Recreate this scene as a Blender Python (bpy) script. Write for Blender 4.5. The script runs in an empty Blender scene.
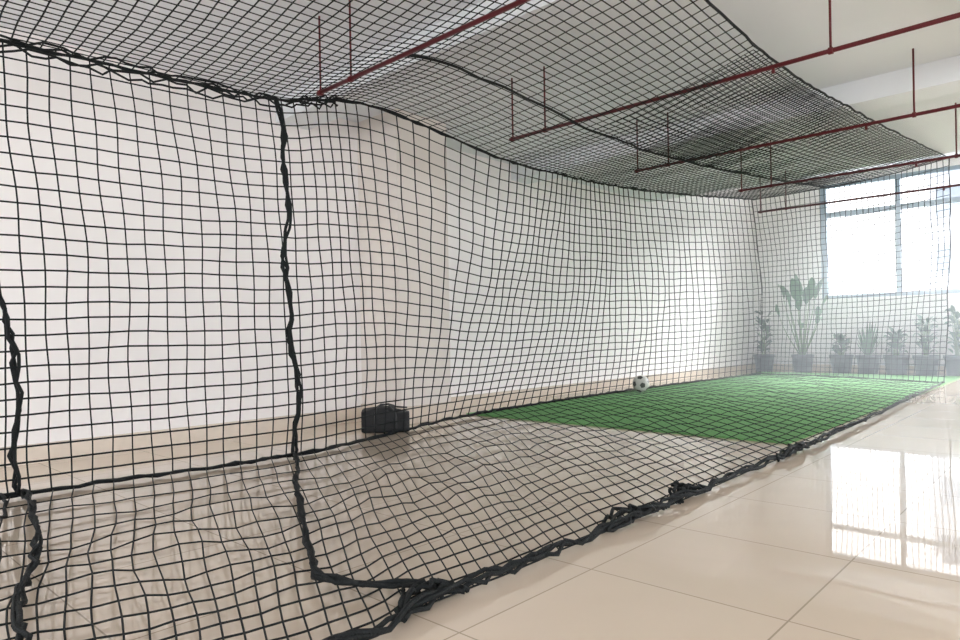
import bpy, bmesh, math, random
import numpy as np
from mathutils import Vector, Matrix
random.seed(7); rng=np.random.RandomState(3)
scene=bpy.context.scene
S=2/3.0

# ---------------------------------------------------------------- helpers
def mat(name,col,rough=0.5,metal=0.0,spec=0.5,noise=0.0,nscale=5.0,col2=None,bump=0.0,bscale=50):
    m=bpy.data.materials.new(name); m.use_nodes=True
    nt=m.node_tree; b=nt.nodes['Principled BSDF']
    b.inputs['Base Color'].default_value=(*col,1); b.inputs['Roughness'].default_value=rough
    b.inputs['Metallic'].default_value=metal; b.inputs['Specular IOR Level'].default_value=spec
    tc=nt.nodes.new('ShaderNodeTexCoord')
    if noise>0 or col2:
        n=nt.nodes.new('ShaderNodeTexNoise'); n.inputs['Scale'].default_value=nscale; n.inputs['Detail'].default_value=4
        r=nt.nodes.new('ShaderNodeValToRGB')
        c2=col2 if col2 else tuple(c*(1-noise) for c in col)
        r.color_ramp.elements[0].position=.35; r.color_ramp.elements[1].position=.65
        r.color_ramp.elements[0].color=(*c2,1); r.color_ramp.elements[1].color=(*col,1)
        nt.links.new(tc.outputs['Object'],n.inputs['Vector']); nt.links.new(n.outputs['Fac'],r.inputs['Fac'])
        nt.links.new(r.outputs['Color'],b.inputs['Base Color'])
    if bump>0:
        n=nt.nodes.new('ShaderNodeTexNoise'); n.inputs['Scale'].default_value=bscale
        bp=nt.nodes.new('ShaderNodeBump'); bp.inputs['Strength'].default_value=bump; bp.inputs['Distance'].default_value=.01
        nt.links.new(tc.outputs['Object'],n.inputs['Vector']); nt.links.new(n.outputs['Fac'],bp.inputs['Height'])
        nt.links.new(bp.outputs['Normal'],b.inputs['Normal'])
    return m

def link(o): scene.collection.objects.link(o); return o
def mesh_obj(name,verts,faces,m=None,smooth=False,parent=None):
    me=bpy.data.meshes.new(name); me.from_pydata([tuple(v) for v in verts],[],faces); me.update()
    if smooth:
        for p in me.polygons: p.use_smooth=True
    o=bpy.data.objects.new(name,me); link(o)
    if m: me.materials.append(m)
    if parent: o.parent=parent
    return o
def empty(name,loc=(0,0,0)):
    e=bpy.data.objects.new(name,None); e.location=loc; e.empty_display_size=.1; return link(e)
def box_vf(a,b,off=0):
    x0,y0,z0=a;x1,y1,z1=b
    v=[(x0,y0,z0),(x1,y0,z0),(x1,y1,z0),(x0,y1,z0),(x0,y0,z1),(x1,y0,z1),(x1,y1,z1),(x0,y1,z1)]
    f=[(0,3,2,1),(4,5,6,7),(0,1,5,4),(1,2,6,5),(2,3,7,6),(3,0,4,7)]
    return v,[tuple(i+off for i in q) for q in f]
def boxes(name,lst,m,parent=None,bevel=0):
    V=[];F=[]
    for a,b in lst:
        v,f=box_vf(a,b,len(V)); V+=v;F+=f
    o=mesh_obj(name,V,F,m,parent=parent)
    if bevel:
        md=o.modifiers.new('b','BEVEL'); md.width=bevel; md.segments=2
    return o
def tube_add(V,F,pts,r,sides=4,closed_caps=True):
    pts=np.asarray(pts,float); n=len(pts)
    rr=np.full(n,r) if np.isscalar(r) else np.asarray(r)
    t=np.gradient(pts,axis=0); t/=np.linalg.norm(t,axis=1)[:,None]+1e-9
    ref=np.array([.31,.27,.91]) if abs(t[0][2])<.8 else np.array([.9,.4,.1])
    base=len(V)
    for i in range(n):
        u=np.cross(t[i],ref); u/=np.linalg.norm(u)+1e-9; w=np.cross(t[i],u)
        for k in range(sides):
            a=2*math.pi*k/sides
            V.append(pts[i]+rr[i]*(math.cos(a)*u+math.sin(a)*w))
    for i in range(n-1):
        for k in range(sides):
            k2=(k+1)%sides
            F.append((base+i*sides+k,base+i*sides+k2,base+(i+1)*sides+k2,base+(i+1)*sides+k))
    if closed_caps:
        F.append(tuple(base+k for k in range(sides))[::-1]); F.append(tuple(base+(n-1)*sides+k for k in range(sides)))
def tubes(name,paths,r,m,parent=None,sides=4,smooth=False):
    V=[];F=[]
    for p in paths:
        if isinstance(p,tuple) and len(p)==2 and not np.isscalar(p[0]) and np.isscalar(p[1]): tube_add(V,F,p[0],p[1],sides)
        else: tube_add(V,F,p,r,sides)
    return mesh_obj(name,V,F,m,smooth,parent)
def lathe(name,prof,seg,m,parent=None,smooth=True):
    V=[];F=[]
    for r,z in prof:
        for k in range(seg):
            a=2*math.pi*k/seg; V.append((r*math.cos(a),r*math.sin(a),z))
    for i in range(len(prof)-1):
        for k in range(seg):
            k2=(k+1)%seg; F.append((i*seg+k,i*seg+k2,(i+1)*seg+k2,(i+1)*seg+k))
    F.append(tuple(range(seg))[::-1])
    return mesh_obj(name,V,F,m,smooth,parent)

# ---------------------------------------------------------------- materials
M_wall=mat('painted_wall',(.90,.87,.865),.6,noise=.03,nscale=.8)
M_ceil=mat('ceiling_paint',(.78,.81,.84),.7,noise=.03,nscale=1)
M_base=mat('beige_skirting',(.72,.63,.54),.25,noise=.08,nscale=6)
M_pillar=mat('pillar_paint',(.76,.71,.67),.6,noise=.04,nscale=1.5)
M_net=mat('black_net_cord',(.010,.013,.014),.8,spec=.2)
M_rope=mat('black_rope',(.009,.011,.012),.8,bump=.6,bscale=120,spec=.25)
M_red=mat('red_pipe_paint',(.11,.012,.017),.45,noise=.2,nscale=9,spec=.3)
M_frame=mat('window_frame_aluminium',(.30,.38,.46),.35)
M_ball_w=mat('ball_white',(.55,.55,.53),.4); M_ball_b=mat('ball_black',(.02,.02,.02),.4)
M_bag=mat('bag_fabric',(.010,.011,.013),.75,bump=.5,bscale=40); M_bagt=mat('bag_trim',(.04,.042,.045),.6)
M_pot=mat('pot_glaze',(.05,.065,.085),.4,noise=.25,nscale=6); M_soil=mat('soil',(.05,.035,.025),.9)
M_leaf=mat('leaf_green',(.06,.18,.07),.45,col2=(.03,.10,.045),nscale=8)
M_leaf2=mat('leaf_dark',(.04,.12,.065),.5,col2=(.02,.07,.045),nscale=10)
M_stem=mat('stem_green',(.12,.20,.07),.5)
M_turf=mat('artificial_turf',(.18,.39,.15),.9,col2=(.13,.32,.115),nscale=60,bump=.8,bscale=300,spec=.2)
def floor_mat():
    m=bpy.data.materials.new('polished_tile'); m.use_nodes=True; nt=m.node_tree; b=nt.nodes['Principled BSDF']
    tc=nt.nodes.new('ShaderNodeTexCoord'); mp=nt.nodes.new('ShaderNodeMapping')
    br=nt.nodes.new('ShaderNodeTexBrick'); br.offset=0; br.squash=1
    br.inputs['Scale'].default_value=1; br.inputs['Brick Width'].default_value=.8; br.inputs['Row Height'].default_value=.8
    br.inputs['Mortar Size'].default_value=.0035; br.inputs['Mortar Smooth'].default_value=.1
    br.inputs['Color1'].default_value=(.69,.58,.475,1); br.inputs['Color2'].default_value=(.66,.555,.455,1)
    br.inputs['Mortar'].default_value=(.40,.33,.26,1)
    n=nt.nodes.new('ShaderNodeTexNoise'); n.inputs['Scale'].default_value=1.6; n.inputs['Detail'].default_value=8; n.inputs['Distortion'].default_value=1.2
    r=nt.nodes.new('ShaderNodeValToRGB'); r.color_ramp.elements[0].color=(.90,.89,.87,1); r.color_ramp.elements[1].color=(1,1,1,1)
    mx=nt.nodes.new('ShaderNodeMixRGB'); mx.blend_type='MULTIPLY'; mx.inputs[0].default_value=1
    nt.links.new(tc.outputs['Object'],mp.inputs['Vector']); nt.links.new(mp.outputs['Vector'],br.inputs['Vector'])
    nt.links.new(tc.outputs['Object'],n.inputs['Vector']); nt.links.new(n.outputs['Fac'],r.inputs['Fac'])
    nt.links.new(br.outputs['Color'],mx.inputs[1]); nt.links.new(r.outputs['Color'],mx.inputs[2])
    nt.links.new(mx.outputs[0],b.inputs['Base Color'])
    b.inputs['Roughness'].default_value=.025; b.inputs['Specular IOR Level'].default_value=.85
    return m
M_floor=floor_mat()

# ---------------------------------------------------------------- room
WY=6.6; FX=17.6; HL=3.62; HH=4.65
boxes('floor',[((-6,-9,-.1),(FX+.2,WY+.2,0))],M_floor)
boxes('wall_left',[((-6,WY,0),(FX+.2,WY+.2,HH+.1))],M_wall)
boxes('ceiling',[((-6,-9,HL),(12.2,WY,HL+.15)),((12.05,-9,HL+.15),(12.2,WY,HH)),((12.05,-9,HH),(FX+.2,WY,HH+.15))],M_ceil)
BB=3.38
boxes('trim_1',[((3.9,-9,BB),(4.3,WY-.002,HL)),((7.9,-9,BB),(8.3,WY-.002,HL)),
                ((-.2,-9,BB),(.2,WY-.002,HL)),((-6,.2,BB+.03),(12.2,.5,HL-.001))],M_ceil)
wy0,wy1,wz0,wz1=-7.6,4.95,1.74,4.5
boxes('wall_far',[((FX,-9,0),(FX+.2,WY,wz0)),((FX,-9,wz1),(FX+.2,WY,HH)),((FX,wy1,wz0),(FX+.2,WY,wz1)),((FX,-9,wz0),(FX+.2,wy0,wz1))],M_wall)
bars=[]
W=.09
bars+= [((FX+.04,wy0,wz0),(FX+.14,wy1,wz0+W)),((FX+.04,wy0,wz1-W),(FX+.14,wy1,wz1)),((FX+.04,wy0,3.70),(FX+.14,wy1,3.82))]
y=wy1
k=0
while y>wy0-.1:
    w=.13 if k%2==0 else .10
    bars.append(((FX+.03,y-w,wz0),(FX+.15,y,wz1))); y-=1.57; k+=1
boxes('window_1',bars,M_frame)
boxes('trim_2',[((FX-.08,wy0-.05,wz0-.06),(FX+.03,wy1+.05,wz0))],M_wall)
boxes('baseboard_left',[((-6,WY-.03,0),(4.99,WY,.16)),((5.81,WY-.03,0),(FX,WY,.16))],M_base)
boxes('baseboard_far',[((FX-.03,-9,0),(FX,WY-.03,.16))],M_base)
p=empty('pillar',(0,0,0))
boxes('shaft',[((5.0,5.87,0),(5.8,WY,HL))],M_pillar,p)
boxes('skirting',[((4.98,5.85,0),(5.82,WY-.001,.2))],M_base,p)
boxes('artificial_turf',[((6.15,2.02,0),(16.45,5.95,.018))],M_turf)

# ---------------------------------------------------------------- sprinkler pipes
for i,X in enumerate([3.14,5.26,7.4,9.54,11.5]):
    e=empty('sprinkler_pipe')
    Z=3.0; yend=[4.66,4.40,4.19,3.75,4.2][i]
    hy=[yend-.04,yend-.45,[1.4,1.39,1.25,1.2,1.2][i],-1.5,-4.3]
    tubes('pipe',[[(X,yend,Z),(X,0,Z),(X,-8.5,Z)]],.017,M_red,e,8,True)
    tubes('hangers',[[(X,y,Z),(X,y,3.3),(X,y,HL)] for y in hy],.009,M_red,e,6,True)
    V=[];F=[]
    for y in hy:
        tube_add(V,F,[(X,y-.015,Z),(X,y+.015,Z)],.025,8)
        if y<yend-.5:
            tube_add(V,F,[(X,y+.4,Z),(X,y+.4,Z-.05)],[.010,.015],6)
    mesh_obj('clamps',V,F,M_red,False,e)

# ---------------------------------------------------------------- the net
K=np.array([0.3,1.81,4.69,5.3,6.3,8.78,15.8,23.2])
T=np.array([(.1,7.6,4.3),(1.6,7.6,4.38),(4.56,7.6,4.54),(5.0,7.52,4.64),(5.64,7.4,4.72),(8.1,6.8,4.25),(12.4,6.9,4.45),(19,7.1,5.18)])*S
Mi=np.array([(.3,7.75,.04),(1.81,7.72,.04),(4.69,7.5,.04),(5.3,7.62,.04),(6.3,7.9,.04),(8.78,8.5,.06),(15.8,8.8,.06),(23.2,8.5,.06)])*S
B=np.array([(-.35,3.0,.03),(.6,2.9,.03),(2.05,2.62,.03),(2.45,2.72,.03),(3.0,2.7,.03),(4.4,2.7,.03),(10.5,2.75,.03),(21.4,3.05,.05)])*S
R=np.array([(-.5,2.7,4.5),(1.2,2.7,4.5),(3.8,2.7,4.6),(4.3,2.7,4.64),(5.0,2.7,4.7),(7.6,2.7,4.6),(11.6,2.7,4.85),(19,2.52,5.46)])*S
DT={}
def interp(P,m):
    m=np.atleast_1d(float(m)); key=id(P)
    if key not in DT:
        sl=np.diff(P,axis=0)/np.diff(K)[:,None]; d=np.zeros_like(P); d[0]=sl[0]; d[-1]=sl[-1]
        for i in range(1,len(K)-1):
            a,b=sl[i-1],sl[i]; dd=(a+b)/2
            big=3*np.minimum(abs(a),abs(b)); d[i]=np.where(a*b>0,np.clip(dd,-big,big),0)
        DT[key]=d
    d=DT[key]
    i=np.clip(np.searchsorted(K,m)-1,0,len(K)-2); h=(K[i+1]-K[i])[:,None]; t=((m-K[i])/(K[i+1]-K[i]))[:,None]
    return (2*t**3-3*t**2+1)*P[i]+(t**3-2*t**2+t)*h*d[i]+(-2*t**3+3*t**2)*P[i+1]+(t**3-t**2)*h*d[i+1]
def cols(k):
    a=[.3]
    while a[-1]<23.05: a.append(a[-1]+k*(.15+.010*a[-1]))
    a=np.array(a); a[-1]=23.2; return a
ms=cols(1.06); msr=cols(.76)
def wob(u,v,a,ph=0.0):
    return a*(math.sin(u*1.7+v*3.1+ph)+.6*math.sin(u*3.9-v*5.3+1.3+ph)+.4*math.sin(u*7.7+v*9.1+ph*2))
def side_pt(m,v,off=0,ph=0):
    a=interp(T,m)[0]; b=interp(Mi,m)[0]
    p=a*(1-v)+b*v
    belly=math.sin(math.pi*v)
    p=p+np.array([wob(m*.8,v*3,.011,ph),-.10*belly+wob(m,v*2,.015,ph)*belly, wob(m*1.3,v*4,.006,ph)*belly])
    return p
def skirt_pt(m,v,ph=0):
    a=interp(Mi,m)[0]; b=interp(B,m)[0]
    p=a*(1-v)+b*v
    c=math.sin(math.pi*v)
    p=p+np.array([wob(m*1.2,v*3,.014)*c-.05*c,-.10*c+wob(m,v*2,.012)*(.3+c),0])
    p[2]=.025+max(0,(.035+wob(m*1.5,v*4,.014))*c)
    return p
def roof_pt(m,v,ph=0,dz=0):
    a=interp(T,m)[0]; b=interp(R,m)[0]
    p=a*(1-v)+b*v; c=math.sin(math.pi*v)
    p=p+np.array([wob(m,v*3,.008,ph),0,-.07*c+wob(m*.8,v*2,.005,ph)*c+dz*c])
    return p
def net_sheet(name,grid,r,parent):
    g=np.array(grid); paths=[g[i] for i in range(g.shape[0])]+[g[:,j] for j in range(g.shape[1])]
    V=[];F=[]
    for q in paths: tube_add(V,F,q,r,4,False)
    return mesh_obj(name,V,F,M_net,False,parent)
cage=empty('batting_cage_net')
nr=29
net_sheet('side_panel',[[side_pt(m,v) for v in np.linspace(0,1,nr)] for m in ms],.0064,cage)
ss=np.linspace(0,1,18); sv=2*ss/(1+ss)
net_sheet('floor_skirt',[[skirt_pt(m,v) for v in sv] for m in ms],.0039,cage)
rv=np.linspace(0,1,40)
net_sheet('roof_panel',[[roof_pt(m,v) for v in rv] for m in msr],.0046,cage)
i0=int(np.argmin(abs(msr-8.5)))
mid=(msr[i0:-1]+msr[i0+1:])/2
rv2=(rv[16:-1]+rv[17:])/2
net_sheet('roof_overlap',[[roof_pt(m,v,0,-.02) for v in rv2] for m in mid],.0036,cage)
def end_pt(u,v):
    a=roof_pt(23.2,u); b=interp(Mi,23.2)[0]*(1-u)+interp(B,23.2)[0]*u
    p=a*(1-v)+b*v; p=p+np.array([.25*math.sin(math.pi*v),wob(u*8,v*4,.01),0]); return p
net_sheet('end_panel',[[end_pt(u,v) for u in np.linspace(0,1,38)] for v in np.linspace(0,1,36)],.0055,cage)

def jit(pts,a,freq=3):
    pts=np.array(pts); n=len(pts); t=np.arange(n)
    o=np.stack([np.interp(t,np.arange(0,n+freq,freq),rng.uniform(-a,a,len(np.arange(0,n+freq,freq)))) for _ in range(3)],1)
    return pts+o
def floorclamp(p,z=.018):
    p=np.array(p); p[:,2]=np.maximum(p[:,2],z); return p
mm=np.linspace(.3,23.2,260)
top=[side_pt(m,0) for m in mm]
ropes=[]
for q in range(2): ropes.append((jit(top,.012,2),.010))
mm_l=np.linspace(.3,5.8,90); tl=np.array([side_pt(m,0) for m in mm_l])
for q in range(4):
    ropes.append((jit(tl+np.array([0,0,-.025*q+.02]),.03,2),.008))
midr=[side_pt(m,1) for m in mm]
for q in range(2): ropes.append((floorclamp(jit(midr,.014,2)),.013))
hem=[skirt_pt(m,1) for m in mm]
for q in range(3): ropes.append((floorclamp(jit(np.array(hem)+np.array([0,0,.02]),.024,3)),.010))
ropes.append((jit([roof_pt(m,1) for m in mm],.008,3),.010))
ropes.append((jit([roof_pt(m,.42) for m in np.linspace(5.5,23.2,160)],.008,3),.011))
vv=np.linspace(0,1,60)
def seam_m(v):
    if v<.8: return 4.62-.45*v
    t=(v-.8)/.2; t=t*t*(3-2*t); return 4.26+(5.5-4.26)*t
for q in range(4):
    ropes.append((jit([side_pt(4.62,v)+np.array([.05*math.sin(v*7+1)*math.sin(math.pi*v)+.02*math.sin(v*25),0,0]) for v in vv],.024,2),.012))
    ropes.append((floorclamp(jit([skirt_pt(seam_m(v),min(1,v*1.0))+np.array([.02*math.sin(v*9),0,.015]) for v in vv],.014,2)),.010))
for q in range(3):
    ropes.append((jit([side_pt(1.46+.31*v,v)+np.array([.03*math.sin(v*11),0,0]) for v in vv],.025,2),.011))
    ropes.append((floorclamp(jit([skirt_pt(1.77+.25*v,v)+np.array([.03*math.sin(v*6),0,.02]) for v in vv],.02,2)),.010))
ropes.append((floorclamp(jit([skirt_pt(1.6,v)+np.array([.03*math.sin(v*9),0,.02]) for v in vv],.02,2)),.010))
ropes.append((jit([end_pt(u,0) for u in np.linspace(0,1,40)],.008),.010))
ropes.append((floorclamp(jit([end_pt(u,1) for u in np.linspace(0,1,40)],.012)),.012))
ropes.append((jit([end_pt(0,v) for v in vv],.008),.008))
ropes.append((jit([end_pt(1,v) for v in vv],.008),.008))
for m0,ln in [(5.0,.9),(8.6,1.2),(10.2,.8),(13.2,1.2)]:
    seg=np.linspace(m0,m0+ln,24); c=np.array([skirt_pt(min(m,23.2),1) for m in seg])
    for q in range(5):
        d=np.zeros_like(c); s=np.sin(np.linspace(0,math.pi,24))
        d[:,1]=rng.uniform(-.03,.14)*s; d[:,2]=rng.uniform(.01,.06)*s
        ropes.append((floorclamp(jit(c+d,.02,2)),.010))
tubes('seam_ropes',ropes,.01,M_rope,cage,5,True)

# ---------------------------------------------------------------- ball
def soccer_ball(loc,r):
    bm=bmesh.new(); bmesh.ops.create_icosphere(bm,subdivisions=1,radius=1)
    bmesh.ops.bevel(bm,geom=bm.verts[:],offset=33.333,offset_type='PERCENT',affect='VERTICES',segments=1)
    for f in bm.faces: f.material_index=1 if len(f.verts)==5 else 0
    bmesh.ops.poke(bm,faces=bm.faces[:])
    bmesh.ops.subdivide_edges(bm,edges=bm.edges[:],cuts=3,use_grid_fill=True)
    for v in bm.verts: v.co=v.co.normalized()*r
    me=bpy.data.meshes.new('soccer_ball'); bm.to_mesh(me); bm.free()
    me.materials.append(M_ball_w); me.materials.append(M_ball_b)
    for p in me.polygons: p.use_smooth=True
    o=bpy.data.objects.new('soccer_ball',me); o.location=loc; o.rotation_euler=(.4,.3,.9); link(o)
soccer_ball((10.0,5.62,.018+.14),.14)

# ---------------------------------------------------------------- duffel bag
def duffel(loc,rot):
    e=empty('duffel_bag',loc); e.rotation_euler=(0,0,rot)
    V=[];F=[]; n=19; seg=28; L=.50
    for i in range(n):
        t=i/(n-1); x=(t-.5)*L; e_=1-abs(2*t-1)**12*.10
        for k in range(seg):
            a=2*math.pi*k/seg; c,s=math.cos(a),math.sin(a)
            yy=.14*np.sign(c)*abs(c)**.25*e_; zz=.12*np.sign(s)*abs(s)**.28*e_
            zz+= (.008*math.sin(9*t+a*2)+.018*math.sin(5*t))*(s>0)
            V.append((x,yy,max(0,zz+.12)))
    for i in range(n-1):
        for k in range(seg):
            F.append((i*seg+k,i*seg+(k+1)%seg,(i+1)*seg+(k+1)%seg,(i+1)*seg+k))
    F.append(tuple(range(seg))[::-1]); F.append(tuple((n-1)*seg+k for k in range(seg)))
    o=mesh_obj('body',V,F,M_bag,True,e)
    o.data.polygons[-1].use_smooth=False; o.data.polygons[-2].use_smooth=False
    hs=[]
    for sy in (-1,1):
        hs.append([( -.11,sy*.142,.05),(-.11,sy*.147,.17),(-.10,sy*.14,.245),(-.05,sy*.05,.285),(.03,sy*.02,.29),(.09,sy*.13,.26),(.11,sy*.147,.17),(.11,sy*.142,.05)])
    hs.append([(-.23,0,.245),(-.1,0,.26),(0,0,.265),(.1,0,.262),(.23,0,.25)])
    tubes('straps',hs,.010,M_bagt,e,6,True)
    boxes('front_pocket',[((-.08,-.155,.04),(.08,-.135,.14))],M_bag,e,.008)
duffel((4.55,5.6,0),math.radians(-40))

# ---------------------------------------------------------------- plants
def leaf_add(V,F,base,dirv,length,width,droop,fold=.25,n=9,twist=0):
    base=np.array(base,float); d=np.array(dirv,float); d/=np.linalg.norm(d)
    p=base.copy(); idx=[]
    up=np.array([0,0,1.])
    for i in range(n):
        t=i/(n-1)
        side=np.cross(d,up); sn=np.linalg.norm(side)
        side=side/sn if sn>1e-3 else np.array([1,0,0.])
        ca,sa=math.cos(twist),math.sin(twist); nn=np.cross(side,d); side=side*ca+nn*sa; nn=np.cross(side,d)
        w=width*.5*(math.sin(math.pi*min(1,t**.75*.97+.03))**.8+.02)
        b=len(V); V.extend([p-side*w+nn*w*fold,p.copy(),p+side*w+nn*w*fold]); idx.append(b)
        p=p+d*length/(n-1); d=d+np.array([0,0,-droop/(n-1)]); d/=np.linalg.norm(d)
    for a,b in zip(idx[:-1],idx[1:]):
        F.append((a,a+1,b+1,b)); F.append((a+1,a+2,b+2,b+1))
def pot(e,r,h):
    lathe('pot',[(r*.78,0),(r*.80,.01),(r*.95,h*.75),(r*.97,h*.84),(r*1.06,h*.85),(r*1.06,h),(r*.94,h),(r*.92,h*.88)],24,M_pot,e)
    lathe('soil',[(r*.93,h*.86),(r*.93,h*.9),(.01,h*.92)],20,M_soil,e)
def squash(V,rx):
    out=[]
    for v in V:
        v=np.array(v,float); rr=math.hypot(v[0],v[1])
        if rr>1e-6:
            k=rx*math.tanh(rr/rx)/rr; v[0]*=k; v[1]*=k
        out.append(v)
    return out
def plant(name,loc,r,h,kind,height):
    e=empty(name,loc); pot(e,r,h)
    V=[];F=[];SV=[];SF=[]; lim=.27
    if kind=='paradise':
        lim=.60
        for i in range(14):
            a=i*2.399+.6; lean=.06+.62*(i/14)+random.uniform(-.03,.05)
            L=(height-h)*random.uniform(.58,.80)*(1-.5*i/14)
            d=np.array([math.cos(a)*lean,math.sin(a)*lean,1]); d/=np.linalg.norm(d)
            p0=np.array([math.cos(a)*.03,math.sin(a)*.03,h*.88])
            pts=[p0+d*L*t+np.array([math.cos(a),math.sin(a),0])*.08*t*t for t in np.linspace(0,1,6)]
            tube_add(SV,SF,pts,np.linspace(.018,.008,6),6)
            ld=d*.9+np.array([math.cos(a),math.sin(a),0])*.25
            leaf_add(V,F,pts[-1],ld,random.uniform(.65,.85),random.uniform(.24,.32),1.2+lean,.35,10,random.uniform(-.9,.9))
        mt=M_leaf
    elif kind=='bush':
        for i in range(60):
            a=i*2.399; z=h+(height-h)*random.uniform(.02,.85); rr=random.uniform(.02,.12)
            p0=np.array([math.cos(a)*rr,math.sin(a)*rr,z])
            if i%3==0: tube_add(SV,SF,[(math.cos(a)*.04,math.sin(a)*.04,h*.88),tuple(p0*.6+np.array([0,0,h*.35])),tuple(p0)],.006,5)
            leaf_add(V,F,p0,(math.cos(a),math.sin(a),random.uniform(.3,1.6)),random.uniform(.2,.34),random.uniform(.07,.12),1.2,.2,6,random.uniform(-.5,.5))
        mt=M_leaf2
    else:
        for i in range(26):
            a=i*2.399; up=random.uniform(1.0,5)
            leaf_add(V,F,(math.cos(a)*.03,math.sin(a)*.03,h*.88),(math.cos(a),math.sin(a),up),(height-h)*random.uniform(.8,1.1),.06,1.0,.3,10)
        tube_add(SV,SF,[(0,0,h*.85),(0,0,h+.08)],.03,6)
        mt=M_leaf
    mesh_obj('leaves',squash(V,lim),F,mt,True,e)
    if SV: mesh_obj('stems',squash(SV,lim),SF,M_stem,True,e)
PL=[(6.12,'bush',1.6),(5.22,'paradise',2.75),(4.38,'bush',.85),(3.83,'blade',1.25),(3.28,'bush',1.0),(2.73,'bush',1.35),(2.18,'bush',1.5),(1.63,'blade',1.45),(1.08,'bush',1.2)]
nm={'paradise':'potted_bird_of_paradise','bush':'potted_shrub','blade':'potted_dracaena'}
for y,k,hh in PL:
    plant(nm[k],(16.98,y,0),.24,.42,k,hh)

# ---------------------------------------------------------------- building outside the window
e=empty('apartment_building',(0,0,0))
M_bld=mat('facade_paint',(.55,.58,.62),.8,noise=.1,nscale=.5); M_bw=mat('facade_glass',(.20,.24,.29),.3)
bx=42
boxes('facade',[((bx,-30,-12),(bx+8,6.6,11))],M_bld,e)
wl=[];sl=[]
for j in range(-4,4):
    for i in range(12):
        y0=-28.6+i*3; z0=j*3+.8
        wl.append(((bx-.05,y0,z0),(bx,y0+1.8,z0+1.5)))
    sl.append(((bx-.5,-30,j*3),(bx,6.6,j*3+.2)))
boxes('windows',wl,M_bw,e); boxes('balcony_slabs',sl,M_bld,e)

# ---------------------------------------------------------------- added scatter volume imitating lens flare from the window
hz=boxes('flare_haze',[((7.9,-8.9,.03),(FX-.01,WY-.04,HL-.001))],None)
hm=bpy.data.materials.new('flare_scatter'); hm.use_nodes=True; nt=hm.node_tree; nt.nodes.clear()
out=nt.nodes.new('ShaderNodeOutputMaterial'); vs=nt.nodes.new('ShaderNodeVolumeScatter')
vs.inputs['Color'].default_value=(.92,.97,1,1); vs.inputs['Density'].default_value=.036; vs.inputs['Anisotropy'].default_value=.55
nt.links.new(vs.outputs[0],out.inputs['Volume']); hz.data.materials.append(hm)

# ---------------------------------------------------------------- light
w=bpy.data.worlds.new('sky'); scene.world=w; w.use_nodes=True
bg=w.node_tree.nodes['Background']; bg.inputs[0].default_value=(.975,.985,1,1); bg.inputs[1].default_value=1.8
sl=bpy.data.lights.new('hazy_sun','SUN'); sl.energy=16.0; sl.angle=math.radians(50); sl.color=(.93,.97,1)
so=bpy.data.objects.new('hazy_sun',sl); link(so)
sd=Vector((-math.cos(math.radians(27)),.30,-math.sin(math.radians(27))))
so.rotation_euler=sd.to_track_quat('-Z','Y').to_euler(); so.location=(30,0,15)

# ---------------------------------------------------------------- camera
cam=bpy.data.cameras.new('camera'); co=bpy.data.objects.new('camera',cam); link(co)
cam.sensor_width=36; cam.lens=670/960*36; cam.shift_y=16/960; cam.clip_start=.05
yaw=math.atan2(.679,.734)
Rm=Matrix.Rotation(yaw-math.pi/2,4,'Z')@Matrix.Rotation(math.pi/2,4,'X')@Matrix.Rotation(-.018,4,'Z')
co.matrix_world=Matrix.Translation((0,0,1.0))@Rm
scene.camera=co
scene.view_settings.view_transform='Standard'; scene.view_settings.exposure=1.25
